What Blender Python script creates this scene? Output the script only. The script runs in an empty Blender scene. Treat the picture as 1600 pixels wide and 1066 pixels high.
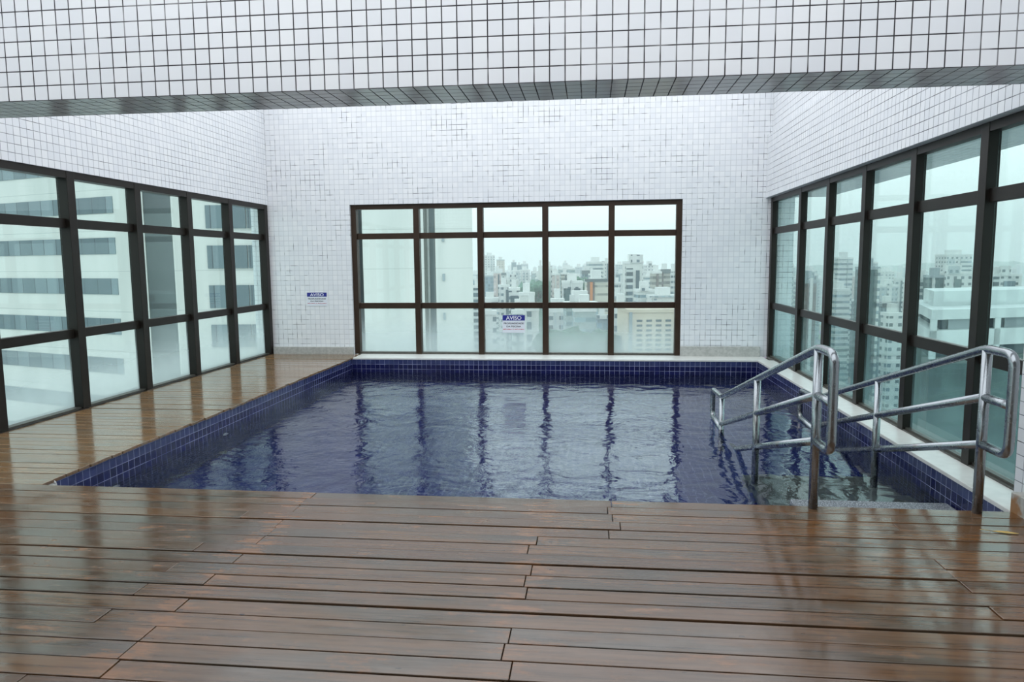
import bpy, bmesh, math, random
from mathutils import Vector, Matrix
random.seed(7)
S = bpy.context.scene
C = S.collection

# ---------------------------------------------------------------- camera
F_PX, YAW, PITCH, ROLL = 1113.7, 0.1104, -0.1111, -0.0087
EYE = Vector((0, 0, 1.75))
FWD = Vector((-math.sin(YAW)*math.cos(PITCH), math.cos(YAW)*math.cos(PITCH), math.sin(PITCH)))
_r = Vector((math.cos(YAW), math.sin(YAW), 0)); _u = _r.cross(FWD)
RGT = _r*math.cos(ROLL) + _u*math.sin(ROLL)
UPV = -_r*math.sin(ROLL) + _u*math.cos(ROLL)
cam = bpy.data.cameras.new('camera'); cam_o = bpy.data.objects.new('camera', cam); C.objects.link(cam_o)
cam.sensor_width = 36; cam.lens = F_PX/1600*36; cam.clip_end = 6000; cam.clip_start = 0.05
M = Matrix((RGT, UPV, -FWD)).transposed().to_4x4(); M.translation = EYE
cam_o.matrix_world = M
S.camera = cam_o

# ---------------------------------------------------------------- sky: an overcast dome, brighter towards the zenith
W = bpy.data.worlds.new('overcast_sky'); S.world = W; W.use_nodes = True
nt = W.node_tree; nt.nodes.clear()
def wn(t, **k):
    n = nt.nodes.new(t)
    for a, b in k.items(): setattr(n, a, b)
    return n
tc = wn('ShaderNodeTexCoord'); sp = wn('ShaderNodeSeparateXYZ'); nt.links.new(tc.outputs['Generated'], sp.inputs[0])
rp = wn('ShaderNodeValToRGB'); nt.links.new(sp.outputs[2], rp.inputs[0])
e = rp.color_ramp.elements
e[0].position = 0.0; e[0].color = (0.86, 0.98, 1.01, 1)
e[1].position = 1.0; e[1].color = (1.72, 1.80, 1.90, 1)
for pos_, col_ in ((.03, (1.03, 1.13, 1.15)), (.06, (1.34, 1.38, 1.41)), (.13, (1.62, 1.67, 1.71)), (.24, (1.98, 2.03, 2.08)), (.5, (1.62, 1.68, 1.76))):
    el = rp.color_ramp.elements.new(pos_); el.color = col_ + (1,)
ns = wn('ShaderNodeTexNoise'); ns.inputs['Scale'].default_value = 2.2; ns.inputs['Detail'].default_value = 5
nt.links.new(tc.outputs['Generated'], ns.inputs['Vector'])
mr = wn('ShaderNodeMapRange'); mr.inputs[1].default_value = .3; mr.inputs[2].default_value = .7; mr.inputs[3].default_value = .9; mr.inputs[4].default_value = 1.1
nt.links.new(ns.outputs[0], mr.inputs[0])
bg = wn('ShaderNodeBackground'); wo = wn('ShaderNodeOutputWorld')
nt.links.new(rp.outputs[0], bg.inputs[0]); nt.links.new(mr.outputs[0], bg.inputs[1]); nt.links.new(bg.outputs[0], wo.inputs[0])

S.view_settings.view_transform = 'Standard'; S.view_settings.look = 'None'
S.view_settings.gamma = 1; S.view_settings.use_curve_mapping = False
S.view_settings.exposure = 0.14
S.cycles.max_bounces = 14; S.cycles.transparent_max_bounces = 24; S.cycles.transmission_bounces = 10
S.cycles.glossy_bounces = 6; S.cycles.diffuse_bounces = 5; S.cycles.volume_bounces = 1
S.cycles.sample_clamp_indirect = 8

# ---------------------------------------------------------------- helpers
def P(px, py, d):
    """point of the world seen at pixel (px, py), d metres along the camera axis"""
    return EYE + (FWD + RGT*((px-800)/F_PX) - UPV*((py-533)/F_PX))*d

class NT:
    def __init__(s, name):
        s.m = bpy.data.materials.new(name); s.m.use_nodes = True
        s.t = s.m.node_tree; s.t.nodes.clear(); s.out = s.n('ShaderNodeOutputMaterial')
    def n(s, typ, ins=None, **k):
        x = s.t.nodes.new(typ)
        for a, b in k.items(): setattr(x, a, b)
        for a, b in (ins or {}).items(): s.set(x.inputs[a], b)
        return x
    def set(s, sock, v):
        if isinstance(v, bpy.types.NodeSocket): s.t.links.new(v, sock)
        elif isinstance(v, bpy.types.Node): s.t.links.new(v.outputs[0], sock)
        else: sock.default_value = v
    def math(s, op, a, b=0.0, c=0.0):
        x = s.n('ShaderNodeMath', operation=op); s.set(x.inputs[0], a); s.set(x.inputs[1], b)
        if op in ('MULTIPLY_ADD', 'COMPARE', 'SMOOTH_MIN'): s.set(x.inputs[2], c)
        return x.outputs[0]
    def mix(s, f, a, b):
        x = s.n('ShaderNodeMix', data_type='RGBA'); s.set(x.inputs[0], f); s.set(x.inputs[6], a); s.set(x.inputs[7], b)
        return x.outputs[2]
    def step(s, v, lo, hi, a=0.0, b=1.0, smooth=True):
        x = s.n('ShaderNodeMapRange', interpolation_type='SMOOTHSTEP' if smooth else 'LINEAR')
        s.set(x.inputs[0], v); s.set(x.inputs[1], lo); s.set(x.inputs[2], hi); s.set(x.inputs[3], a); s.set(x.inputs[4], b)
        return x.outputs[0]
    def noise(s, vec, scale, detail=3, rough=.5, out=0):
        return s.n('ShaderNodeTexNoise', {'Vector': vec, 'Scale': scale, 'Detail': detail, 'Roughness': rough}).outputs[out]
    def vscale(s, vec, sc):
        return s.n('ShaderNodeVectorMath', {0: vec, 1: sc}, operation='MULTIPLY').outputs[0]
    def uv(s): return s.n('ShaderNodeUVMap').outputs[0]
    def obj(s): return s.n('ShaderNodeTexCoord').outputs['Object']
    def pos(s): return s.n('ShaderNodeNewGeometry').outputs['Position']
    def bump(s, h, strength=.3, dist=.01):
        return s.n('ShaderNodeBump', {'Height': h, 'Strength': strength, 'Distance': dist}).outputs[0]
    def bsdf(s, col, rough=.5, metal=0.0, spec=.5, normal=None):
        x = s.n('ShaderNodeBsdfPrincipled', {'Base Color': col, 'Roughness': rough, 'Metallic': metal, 'Specular IOR Level': spec})
        if normal is not None: s.set(x.inputs['Normal'], normal)
        s.t.links.new(x.outputs[0], s.out.inputs[0]); return x

def c4(r, g, b): return (r, g, b, 1)
def srgb(r, g, b):
    f = lambda v: (v/255/12.92 if v <= 10 else ((v/255+.055)/1.055)**2.4)
    return (f(r), f(g), f(b), 1)

def plain(name, col, rough=.5, metal=0.0, var=.08, scale=6.0, spec=.5):
    t = NT(name); n = t.noise(t.pos(), scale, 4)
    d = tuple(max(0, v*(1-var)) for v in col[:3])+(1,); l = tuple(v*(1+var) for v in col[:3])+(1,)
    t.bsdf(t.mix(t.step(n, .3, .7), d, l), rough, metal, spec); return t.m

PITCH_T = 0.0945
def tile_mat(name, pitch, gw, tile_a, tile_b, g_light, g_dark, dark_lo, dark_hi, rough=.16, bumpd=.002, patch=1.2, streak=.35, hstretch=(1, 1, 1), top_row_tint=None):
    """square glazed tiles with joints that are dirty in places; UV is in metres"""
    t = NT(name); uv = t.uv()
    s = t.n('ShaderNodeSeparateXYZ', {0: t.vscale(uv, (1/pitch, 1/pitch, 1))})
    u, v = s.outputs[0], s.outputs[1]
    def dist(a):
        f = t.math('FRACT', a); return t.math('MULTIPLY', t.math('MINIMUM', f, t.math('SUBTRACT', 1.0, f)), pitch)
    du, dv = dist(u), dist(v)
    lu = t.step(du, gw*.35, gw*.65, 1, 0); lv = t.step(dv, gw*.35, gw*.65, 1, 0)
    line = t.math('MAXIMUM', lu, lv)
    cell = t.n('ShaderNodeCombineXYZ', {0: t.math('FLOOR', u), 1: t.math('FLOOR', v), 2: 0.0}).outputs[0]
    wn_ = t.n('ShaderNodeTexWhiteNoise', {'Vector': cell}, noise_dimensions='2D').outputs[0]
    # dirt: large patches plus runs that follow single joints
    ku = t.n('ShaderNodeCombineXYZ', {0: t.math('ROUND', u), 1: t.math('MULTIPLY', v, .33), 2: 0.0}).outputs[0]
    kv = t.n('ShaderNodeCombineXYZ', {0: t.math('MULTIPLY', u, .33), 1: t.math('ROUND', v), 2: 7.0}).outputs[0]
    nu = t.noise(ku, 1.7, 1); nv = t.noise(kv, 1.7, 1)
    big = t.noise(t.vscale(uv, hstretch), patch, 3)
    run = t.math('MAXIMUM', t.math('MULTIPLY', lu, nu), t.math('MULTIPLY', lv, nv))
    dirt = t.math('ADD', big, t.math('MULTIPLY', t.math('SUBTRACT', run, .5), streak*2))
    dirt = t.step(dirt, dark_lo, dark_hi)
    tile = t.mix(wn_, tile_a, tile_b)
    if top_row_tint:
        top = t.math('MULTIPLY', t.math('GREATER_THAN', v, -1.0), t.step(t.noise(uv, 5.0, 3), .2, .7, .12, .38))  # top tile row mixed unevenly towards a paler blue
        tile = t.mix(top, tile, top_row_tint)
    grout = t.mix(dirt, g_light, g_dark)
    col = t.mix(line, tile, grout)
    r = t.mix(line, c4(rough, rough, rough), c4(.7, .7, .7))
    t.bsdf(col, t.n('ShaderNodeSeparateColor', {0: r}).outputs[0], 0, .5, t.bump(t.math('SUBTRACT', 1.0, line), .5, bumpd))
    return t.m

class MB:
    """collects shapes into one mesh; UVs are box-projected in metres"""
    def __init__(s): s.bm = bmesh.new()
    def box(s, x0, x1, y0, y1, z0, z1, mat=None, bevel=0):
        vs = [Vector((x, y, z)) for x in (x0, x1) for y in (y0, y1) for z in (z0, z1)]
        if mat is not None: vs = [mat @ v for v in vs]
        b = [s.bm.verts.new(v) for v in vs]
        fs = [s.bm.faces.new([b[i] for i in q]) for q in ((0, 1, 3, 2), (4, 6, 7, 5), (0, 4, 5, 1), (2, 3, 7, 6), (0, 2, 6, 4), (1, 5, 7, 3))]
        if bevel:
            es = {e for f in fs for e in f.edges}
            bmesh.ops.bevel(s.bm, geom=list(es), offset=bevel, segments=2, affect='EDGES', profile=.5)
        return s
    def prism(s, pts, z0, z1):
        lo = [s.bm.verts.new((p[0], p[1], z0)) for p in pts]; hi = [s.bm.verts.new((p[0], p[1], z1)) for p in pts]
        n = len(pts)
        for i in range(n): s.bm.faces.new((lo[i], lo[(i+1) % n], hi[(i+1) % n], hi[i]))
        s.bm.faces.new(hi); s.bm.faces.new(lo[::-1]); return s
    def tube(s, pts, r, seg=14, cap=True):
        pts = [Vector(p) for p in pts]; rings = []
        t0 = (pts[1]-pts[0]).normalized(); nrm = t0.orthogonal().normalized()
        for i, p in enumerate(pts):
            a = (pts[i]-pts[i-1]).normalized() if i else t0
            b = (pts[i+1]-pts[i]).normalized() if i < len(pts)-1 else a
            t = (a+b).normalized()
            nrm = (nrm - t*nrm.dot(t)).normalized(); bi = t.cross(nrm)
            k = 1/max(.5, t.dot(a))
            rings.append([s.bm.verts.new(p + (nrm*math.cos(2*math.pi*j/seg) + bi*math.sin(2*math.pi*j/seg))*r*(1+(k-1)*.5)) for j in range(seg)])
        for A, B in zip(rings, rings[1:]):
            for j in range(seg):
                f = s.bm.faces.new((A[j], A[(j+1) % seg], B[(j+1) % seg], B[j])); f.smooth = True
        if cap: s.bm.faces.new(rings[0][::-1]); s.bm.faces.new(rings[-1])
        return s
    def lathe(s, prof, mat, seg=24):
        """profile of (radius, height) turned about local z"""
        rings = []
        for r, h in prof:
            if r < 1e-6: rings.append([s.bm.verts.new(mat @ Vector((0, 0, h)))])
            else: rings.append([s.bm.verts.new(mat @ Vector((r*math.cos(2*math.pi*j/seg), r*math.sin(2*math.pi*j/seg), h))) for j in range(seg)])
        for A, B in zip(rings, rings[1:]):
            for j in range(seg):
                k = (j+1) % seg
                q = [A[j % len(A)], A[k % len(A)], B[k % len(B)], B[j % len(B)]]
                q = list(dict.fromkeys(q))
                if len(q) > 2:
                    f = s.bm.faces.new(q); f.smooth = True
        return s
    def build(s, name, mat, parent=None, uo=(0, 0, 0), origin=None):
        bmesh.ops.recalc_face_normals(s.bm, faces=s.bm.faces)
        uvl = s.bm.loops.layers.uv.new('UVMap')
        for f in s.bm.faces:
            n = f.normal
            for l in f.loops:
                p = l.vert.co
                if abs(n.z) > .7: l[uvl].uv = (p.x-uo[0], p.y-uo[1])
                elif abs(n.y) >= abs(n.x): l[uvl].uv = (p.x-uo[0], p.z-uo[2])
                else: l[uvl].uv = (p.y-uo[1], p.z-uo[2])
        me = bpy.data.meshes.new(name)
        if origin is not None: bmesh.ops.translate(s.bm, verts=s.bm.verts, vec=-Vector(origin))
        s.bm.to_mesh(me); s.bm.free(); me.materials.append(mat)
        o = bpy.data.objects.new(name, me); C.objects.link(o)
        if origin is not None: o.location = origin
        if parent is not None:
            o.parent = parent
            o.location = Vector(o.location) - Vector(parent.location) if parent.get('_w') else o.location
        return o

def tag(o, label=None, cat=None, group=None, kind=None):
    if label: o['label'] = label
    if cat: o['category'] = cat
    if group: o['group'] = group
    if kind: o['kind'] = kind
    return o
def struct(o, label=None): return tag(o, label, kind='structure')
def empty(name, label=None, cat=None, group=None, kind=None):
    o = bpy.data.objects.new(name, None); C.objects.link(o); o.empty_display_size = .1
    return tag(o, label, cat, group, kind)
def B(*a, **k): return MB().box(*a, **k)

# ---------------------------------------------------------------- materials
WHITE_T, WHITE_U = srgb(238, 240, 242), srgb(230, 233, 237)
m_tile_beam = tile_mat('white_tile_beam', PITCH_T, .0075, WHITE_T, WHITE_U, srgb(150, 150, 152), srgb(38, 34, 40), .30, .50, patch=1.0)
m_tile_back = tile_mat('white_tile_back', PITCH_T, .0075, WHITE_T, WHITE_U, srgb(204, 207, 211), srgb(36, 38, 46), .50, .74, patch=1.1, streak=.5)
m_tile_left = tile_mat('white_tile_left', PITCH_T, .006, WHITE_T, WHITE_U, srgb(165, 168, 174), srgb(50, 52, 60), .42, .75, patch=.8)
m_tile_right = tile_mat('white_tile_right', PITCH_T, .0065, WHITE_T, WHITE_U, srgb(150, 154, 160), srgb(45, 46, 54), .38, .65, patch=.8)
PB = .088
m_blue = tile_mat('navy_pool_tile', PB, .0045, srgb(26, 30, 80), srgb(19, 23, 64), srgb(158, 164, 196), srgb(84, 90, 130), .45, .66, rough=.14, patch=2.0, top_row_tint=srgb(92, 104, 150))
m_floorblue = tile_mat('blue_pool_floor_tile', PB, .0045, srgb(38, 48, 112), srgb(31, 40, 98), srgb(112, 122, 170), srgb(58, 70, 124), .40, .62, rough=.14, patch=2.0)
m_stone = plain('grey_granite', srgb(178, 178, 174), .45, 0, .13, 22)
m_coping = plain('white_marble', srgb(222, 221, 216), .3, 0, .05, 9)
m_brown = plain('brown_bronze_aluminium', srgb(56, 43, 33), .42, 0, .10, 3, .25)
m_bronze = plain('dark_bronze_aluminium', srgb(33, 29, 25), .40, 0, .10, 3, .25)
m_sill = plain('weathered_aluminium', srgb(84, 82, 76), .4, .35, .15, 14)
m_concrete = plain('grey_concrete', srgb(120, 118, 112), .8, 0, .12, 3)

def glass(name, tint, wet, fmax=.40, fogc=c4(.70, .80, .80)):
    t = NT(name); g = t.n('ShaderNodeNewGeometry')
    dot = t.n('ShaderNodeVectorMath', {0: g.outputs['Incoming'], 1: g.outputs['Normal']}, operation='DOT_PRODUCT').outputs['Value']
    c = t.math('SUBTRACT', 1.0, t.math('ABSOLUTE', dot))
    fr = t.math('MULTIPLY_ADD', t.math('POWER', c, 5.0), .50, .03)
    tr = t.n('ShaderNodeBsdfTransparent', {0: tint}); gl = t.n('ShaderNodeBsdfGlossy', {0: c4(.95, 1, .99), 'Roughness': .004})
    sh = t.n('ShaderNodeMixShader', {0: fr, 1: tr, 2: gl}).outputs[0]
    if wet:   # condensation on the lowest row: milky film, thicker towards the sill
        s = t.n('ShaderNodeSeparateXYZ', {0: g.outputs['Position']})
        n = t.noise(g.outputs['Position'], 1.6, 4)
        f = t.math('MULTIPLY_ADD', t.step(s.outputs[2], .05, .80, 1, 0), fmax, t.math('MULTIPLY', n, fmax*.4))
        f = t.math('MINIMUM', f, .62)
        tl = t.n('ShaderNodeBsdfTranslucent', {0: fogc}); df = t.n('ShaderNodeBsdfDiffuse', {0: fogc})
        fog = t.n('ShaderNodeMixShader', {0: .35, 1: tl, 2: df}).outputs[0]
        sh = t.n('ShaderNodeMixShader', {0: f, 1: sh, 2: fog}).outputs[0]
    t.t.links.new(sh, t.out.inputs[0]); return t.m
TINT = c4(.875, .965, .955)
m_glass, m_glass_wet = glass('tinted_glass', TINT, False), glass('misted_glass', TINT, True)
TINT_S = c4(.83, .925, .91); TINT_R = c4(.745, .86, .845)
m_glass_r, m_glass_r_wet = glass('green_right_glass', TINT_R, False), glass('misted_right_glass', c4(.66, .80, .79), True, .16, c4(.26, .40, .41))
m_glass_s, m_glass_s_wet = glass('green_side_glass', TINT_S, False), glass('misted_side_glass', TINT_S, True)

def wood(name, cols, rough_lo, rough_hi, gold=None):
    t = NT(name); g = t.n('ShaderNodeNewGeometry'); p = g.outputs['Position']; rnd = g.outputs['Random Per Island']
    off = t.n('ShaderNodeCombineXYZ', {0: t.math('MULTIPLY', rnd, 37.0), 1: t.math('MULTIPLY', rnd, 91.0), 2: 0.0}).outputs[0]
    q = t.n('ShaderNodeVectorMath', {0: p, 1: off}, operation='ADD').outputs[0]
    grain = t.noise(t.vscale(q, (1.6, 34, 6)), 1.0, 6, .65)
    blot = t.noise(t.vscale(q, (.9, 3.2, 1)), 1.0, 4, .6)
    wear = t.noise(t.vscale(q, (2.2, 7, 1)), 1.3, 5, .7)
    base = t.mix(t.step(rnd, .0, 1.0, smooth=False), cols[0], cols[1])
    base = t.mix(t.step(blot, .42, .66), base, cols[2])
    px_ = t.n('ShaderNodeSeparateXYZ', {0: p}).outputs[0]
    near = t.math('MINIMUM', t.math('ABSOLUTE', t.math('ADD', px_, 2.1)), t.math('ABSOLUTE', t.math('ADD', px_, .36)))
    wj = t.math('ADD', wear, t.step(near, .02, .22, .10, 0))
    base = t.mix(t.step(wj, .56, .70, 0, .75), base, cols[3])
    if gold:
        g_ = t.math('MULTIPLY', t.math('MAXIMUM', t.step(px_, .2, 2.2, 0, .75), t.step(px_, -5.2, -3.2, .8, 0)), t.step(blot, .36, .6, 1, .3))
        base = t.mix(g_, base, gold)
    dark = t.mix(t.step(grain, .30, .58), c4(.42, .42, .42), c4(1, 1, 1))
    base = t.n('ShaderNodeMix', {0: .8, 6: base, 7: dark}, data_type='RGBA', blend_type='MULTIPLY').outputs[2]
    pits = t.n('ShaderNodeTexVoronoi', {'Vector': t.vscale(q, (3.2, 9, 1)), 'Scale': 1.0, 'Randomness': 1.0}).outputs[0]
    base = t.mix(t.step(pits, .035, .06, .85, 0), base, c4(.012, .009, .008))
    r = t.step(wear, .35, .7, rough_lo, rough_hi)
    h = t.math('ADD', t.math('MULTIPLY', grain, .35), t.math('MULTIPLY', blot, .8))
    t.bsdf(base, r, 0, .75, t.bump(h, .13, .003)); return t.m
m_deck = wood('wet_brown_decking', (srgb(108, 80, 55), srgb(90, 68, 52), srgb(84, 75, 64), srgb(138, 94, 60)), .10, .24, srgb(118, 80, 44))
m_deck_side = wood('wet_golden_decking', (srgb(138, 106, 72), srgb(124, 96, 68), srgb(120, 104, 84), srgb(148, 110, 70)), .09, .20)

def steel():
    t = NT('brushed_stainless_steel'); n = t.noise(t.pos(), 40, 3)
    p = t.pos(); z = t.n('ShaderNodeSeparateXYZ', {0: p}).outputs[2]
    rust = t.math('MULTIPLY', t.step(t.noise(t.vscale(p, (3, 3, 1)), 2.0, 3), .5, .75, 0, .5), t.step(z, .1, .7, 1, .15))
    col = t.mix(rust, srgb(158, 164, 168), srgb(128, 108, 88))
    t.bsdf(col, t.step(n, .3, .7, .2, .28), 1.0, .5); return t.m
m_steel = steel()

def water():
    t = NT('rippled_pool_water'); p = t.pos()
    s = t.n('ShaderNodeSeparateXYZ', {0: p})
    warp = t.noise(p, 1.1, 2, .5, 1)
    q = t.n('ShaderNodeVectorMath', {0: p, 1: t.vscale(warp, (.7, .7, 0))}, operation='ADD').outputs[0]
    a = t.noise(t.vscale(q, (1.0, 1.15, 1)), 3.2, 2, .45)
    b = t.noise(t.vscale(q, (1.0, 1.2, 1)), 9.0, 3, .55)
    fine = t.noise(t.vscale(q, (.8, 1.4, 1)), 26.0, 2, .5)
    # stirred up by the inlet jets in the left part, calmer to the right
    stir = t.math('MULTIPLY', t.step(s.outputs[0], -1.6, 1.0, 1, .12), t.step(t.noise(p, .55, 2), .35, .62, .35, 1))
    h = t.math('ADD', t.math('MULTIPLY', a, 1.0), t.math('MULTIPLY', b, t.math('MULTIPLY_ADD', stir, .28, .16)))
    h = t.math('ADD', h, t.math('MULTIPLY', fine, t.math('MULTIPLY', stir, .10)))
    nrm = t.bump(h, 1.0, .014)
    fr = t.n('ShaderNodeFresnel', {'IOR': 1.333, 'Normal': nrm}).outputs[0]
    re = t.n('ShaderNodeBsdfRefraction', {0: c4(.86, .93, .98), 'Roughness': 0.0, 'IOR': 1.333, 'Normal': nrm})
    gl = t.n('ShaderNodeBsdfGlossy', {0: c4(1, 1, 1), 'Roughness': .01, 'Normal': nrm})
    sh = t.n('ShaderNodeMixShader', {0: fr, 1: re, 2: gl}).outputs[0]
    t.t.links.new(sh, t.out.inputs[0]); return t.m
m_water = water()

# ---------------------------------------------------------------- the setting
XL, XR, YB, ZTOP = -6.15, 3.08, 13.25, 5.25
PX0, PX1, PY0, PY1, PDEP = -4.41, 2.915, 5.09, 12.745, -1.25
ZW = 2.84                         # head of all the windows
WX0, WX1 = -4.535, 1.638          # window opening in the back wall
T = PITCH_T

w = MB().box(XL-.35, WX0, YB, YB+.3, -.02, ZTOP).box(WX1, XR+.5, YB, YB+.3, -.02, ZTOP).box(WX0, WX1, YB, YB+.3, ZW, ZTOP)
struct(w.build('wall_back', m_tile_back, uo=(WX0, YB, ZW)), 'white tiled back wall around the wide window')
struct(B(XL-.3, XL, -3, YB, ZW+.02, ZTOP).build('wall_left', m_tile_left, uo=(XL, YB, ZW+.02)), 'white tiled wall above the left windows')
w = MB().box(XR, XR+1.05, -3, YB, ZW-.01, 3.92).box(XR+.075, XR+1.05, -3, YB, 3.92, ZTOP)
struct(w.build('wall_right', m_tile_right, uo=(XR, YB, ZW-.01)), 'white tiled wall with a ledge above the right windows')
struct(B(2.99, 3.42, -3, 5.27, -.02, ZW-.01).build('wall_pier', m_tile_right, uo=(2.99, 5.27, ZW-.01)), 'white tiled pier at the near right')
struct(B(XL-.3, XR+.4, 4.49, 4.967, 2.834, 4.44).build('beam', m_tile_beam, uo=(0.03, 4.49, 2.834)), 'white tiled beam crossing overhead in front of the pool')

struct(B(XL-.3, XR+.5, -3.4, 0.9, 3.45, 3.7).build('added_ceiling', m_concrete), 'unseen concrete canopy added over the near deck to shade the beam')  # out of view, added to keep sky light off the beam and near deck
struct(B(XL-.3, XR+.5, -3.4, -3.1, -.02, 3.45).build('added_wall_front', m_tile_right), 'unseen white tiled wall added behind the camera to shade the beam and deck')  # out of view, added with the canopy to block light from behind the camera
# granite skirting
struct(B(XL+.01, WX0-.01, YB-.06, YB, -.02, .14, bevel=.006).build('baseboard_back', m_stone), 'grey granite skirting left of the back window')
struct(B(WX1+.0, XR-.03, YB-.05, YB, -.02, .18, bevel=.006).build('baseboard_back', m_stone), 'grey granite skirting right of the back window')
def stone_rust():
    t = NT('rust_stained_granite'); p = t.pos()
    n = t.noise(p, 22, 4); base = t.mix(t.step(n, .3, .7), srgb(160, 160, 154), srgb(196, 196, 190))
    d = t.n('ShaderNodeVectorMath', {0: p, 1: (2.9, 5.1, .03)}, operation='DISTANCE').outputs['Value']
    f = t.step(t.math('ADD', d, t.math('MULTIPLY', t.math('SUBTRACT', t.noise(p, 18, 3), .5), .14)), .05, .11, .9, 0)
    t.bsdf(t.mix(f, base, srgb(150, 100, 40)), .5); return t.m
struct(B(2.90, 3.0, -3, 5.14, -.01, .135, bevel=.006).build('baseboard_right', stone_rust()), 'granite skirting with a rust stain at the foot of the pier')

# white copings
struct(B(PX0, XR+.02, PY1-.012, YB+.2, -.035, -.004, bevel=.004).build('trim_1', m_coping), 'white marble coping under the back window')
struct(B(PX1-.012, 3.18, 5.14, PY1-.012, -.035, -.002, bevel=.004).build('trim_2', m_coping), 'white marble coping along the right side of the pool')

# pool shell
w = MB().box(PX0-.25, PX0, PY0-.25, PY1+.25, PDEP, -.032).box(PX1, PX1+.25, PY0-.25, PY1+.25, PDEP, -.036)
w.box(PX0, PX1, PY0-.25, PY0, PDEP, -.032).box(PX0, PX1, PY1, PY1+.25, PDEP, -.036)
struct(B(PX0-.25, PX1+.25, PY0-.25, PY1+.25, PDEP-.2, PDEP).build('floor_pool', m_floorblue, uo=(PX0, PY0, 0)), 'blue tiled floor of the pool under the water')
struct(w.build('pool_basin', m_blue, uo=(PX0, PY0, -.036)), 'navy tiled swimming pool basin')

# deck: boards laid left to right, one mesh
deck = MB(); random.seed(11)
pit, gap = .145, .008
y = PY0 + .025; row = 0
def board(x0, x1, ya, yb):
    dz = random.uniform(-.003, .002); tl = random.uniform(-.0015, .0015)
    deck.box(x0, x1, ya, yb, -.028+dz, dz, mat=Matrix.Translation((0, 0, tl)), bevel=.0035)
while y > -2.2:
    y0 = y - pit + gap*random.choice((.6, .8, 1, 1, 1.2, 1.9)); y1 = y
    cuts = [XL-.1]
    if row % 2 == 0 or random.random() < .35: cuts.append(-2.1 + random.uniform(-.02, .02))
    else: cuts.append(-2.42 + random.uniform(-.02, .02))
    if row > 4 and random.random() < .8: cuts.append(-.36 + random.uniform(-.03, .03))
    elif row <= 4: cuts.append(.14 + random.uniform(-.02, .02) if row != 3 else .2)
    if random.random() < .3: cuts.append(2.0)
    cuts.append(2.905)
    for a, b in zip(cuts, cuts[1:]): board(a+.002, b-.002, y0, y1)
    y -= pit; row += 1
struct(deck.build('floor', m_deck), 'wet brown timber decking in front of the pool')
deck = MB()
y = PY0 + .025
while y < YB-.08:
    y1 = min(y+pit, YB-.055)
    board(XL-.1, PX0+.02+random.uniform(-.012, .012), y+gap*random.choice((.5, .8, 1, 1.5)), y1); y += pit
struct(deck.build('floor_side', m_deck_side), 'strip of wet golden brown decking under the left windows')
w = MB().box(XL-.4, PX0-.25, -3, YB+.1, -.3, -.09).box(PX0-.25, 3.4, -3, PY0-.25, -.3, -.09).box(PX1+.25, 3.5, PY0-.25, YB+.1, -.3, -.04)
struct(w.build('floor_slab', m_concrete), 'concrete slab under the decking')

# water
tag(B(PX0-.006, PX1+.006, PY0-.006, PY1+.006, PDEP-.05, -.275).build('pool_water', m_water), 'rippled clear water filling the navy tiled pool', 'water', kind='stuff')

# ---------------------------------------------------------------- windows
def window(name, label, axis, plane, inward, a0, a1, muls, half, m_pane, m_wet, head, sill, mf, fin=.12):
    """glazed wall: axis 'x' runs along x at y=plane, 'y' runs along y at x=plane; inward = sign towards the room"""
    root = empty(name, label, kind='structure')
    def bx(al, ah, dl, dh, zl, zh, nm, mt, **k):
        lo, hi = sorted((plane+inward*dl, plane+inward*dh))
        b = B(al, ah, lo, hi, zl, zh, **k) if axis == 'x' else B(lo, hi, al, ah, zl, zh, **k)
        return b.build(nm, mt, root)
    tr = fin*.55
    for m in muls: bx(m-half, m+half, -.02, fin, sill, head, 'mullion', mf, bevel=.003)
    bx(a0, a1, -.025, fin-.004, head-.085, head+.012, 'head_rail', mf)
    bx(a0, a1, -.022, fin-.03, sill, sill+.035, 'sill_rail', m_sill)
    for z in (.925, 2.25):
        for p, q in zip(muls, muls[1:]):
            bx(min(p, q)+half, max(p, q)-half, -.02, tr, z-.055, z+.055, 'transom', mf, bevel=.003)
    rows = ((sill+.035, .87, m_wet), (.98, 2.195, m_pane), (2.305, head-.085, m_pane))
    for p, q in zip(muls, muls[1:]):
        lo, hi = min(p, q)+half, max(p, q)-half
        for zl, zh, mt in rows:
            bx(lo+.003, hi-.003, -.004, .004, zl+.003, zh-.003, 'pane', mt)
    return root
bm_ = [WX0+.045+i*(WX1-WX0-.09)/5 for i in range(6)]
window('window_1', 'wide back window of fifteen panes in dark bronze frames', 'x', YB+.17, -1, WX0, WX1, bm_, .055, m_glass, m_glass_wet, ZW, -.004, m_brown)
lm = [YB-.06] + [YB-.15-1.27*k for k in range(1, 12)]
window('window_2', 'dark bronze glazed wall along the left deck', 'y', XL-.13, 1, -1.0, YB, lm, .065, m_glass_s, m_glass_s_wet, ZW+.02, -.01, m_bronze)
rm = [YB-.06] + [11.47-1.29*k for k in range(0, 6)]
window('window_3', 'dark bronze glazed wall along the right of the pool', 'y', 3.25, -1, 5.0, YB, rm, .06, m_glass_r, m_glass_r_wet, ZW, -.004, m_bronze, .078)
struct(B(3.175, 3.4, 5.27, YB, -.03, .012, bevel=.003).build('trim_3', m_sill), 'weathered metal sill under the right windows')
struct(B(XL-.3, XL+.004, -1, YB, -.03, .008, bevel=.003).build('trim_4', m_bronze), 'dark metal sill under the left windows')

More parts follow.
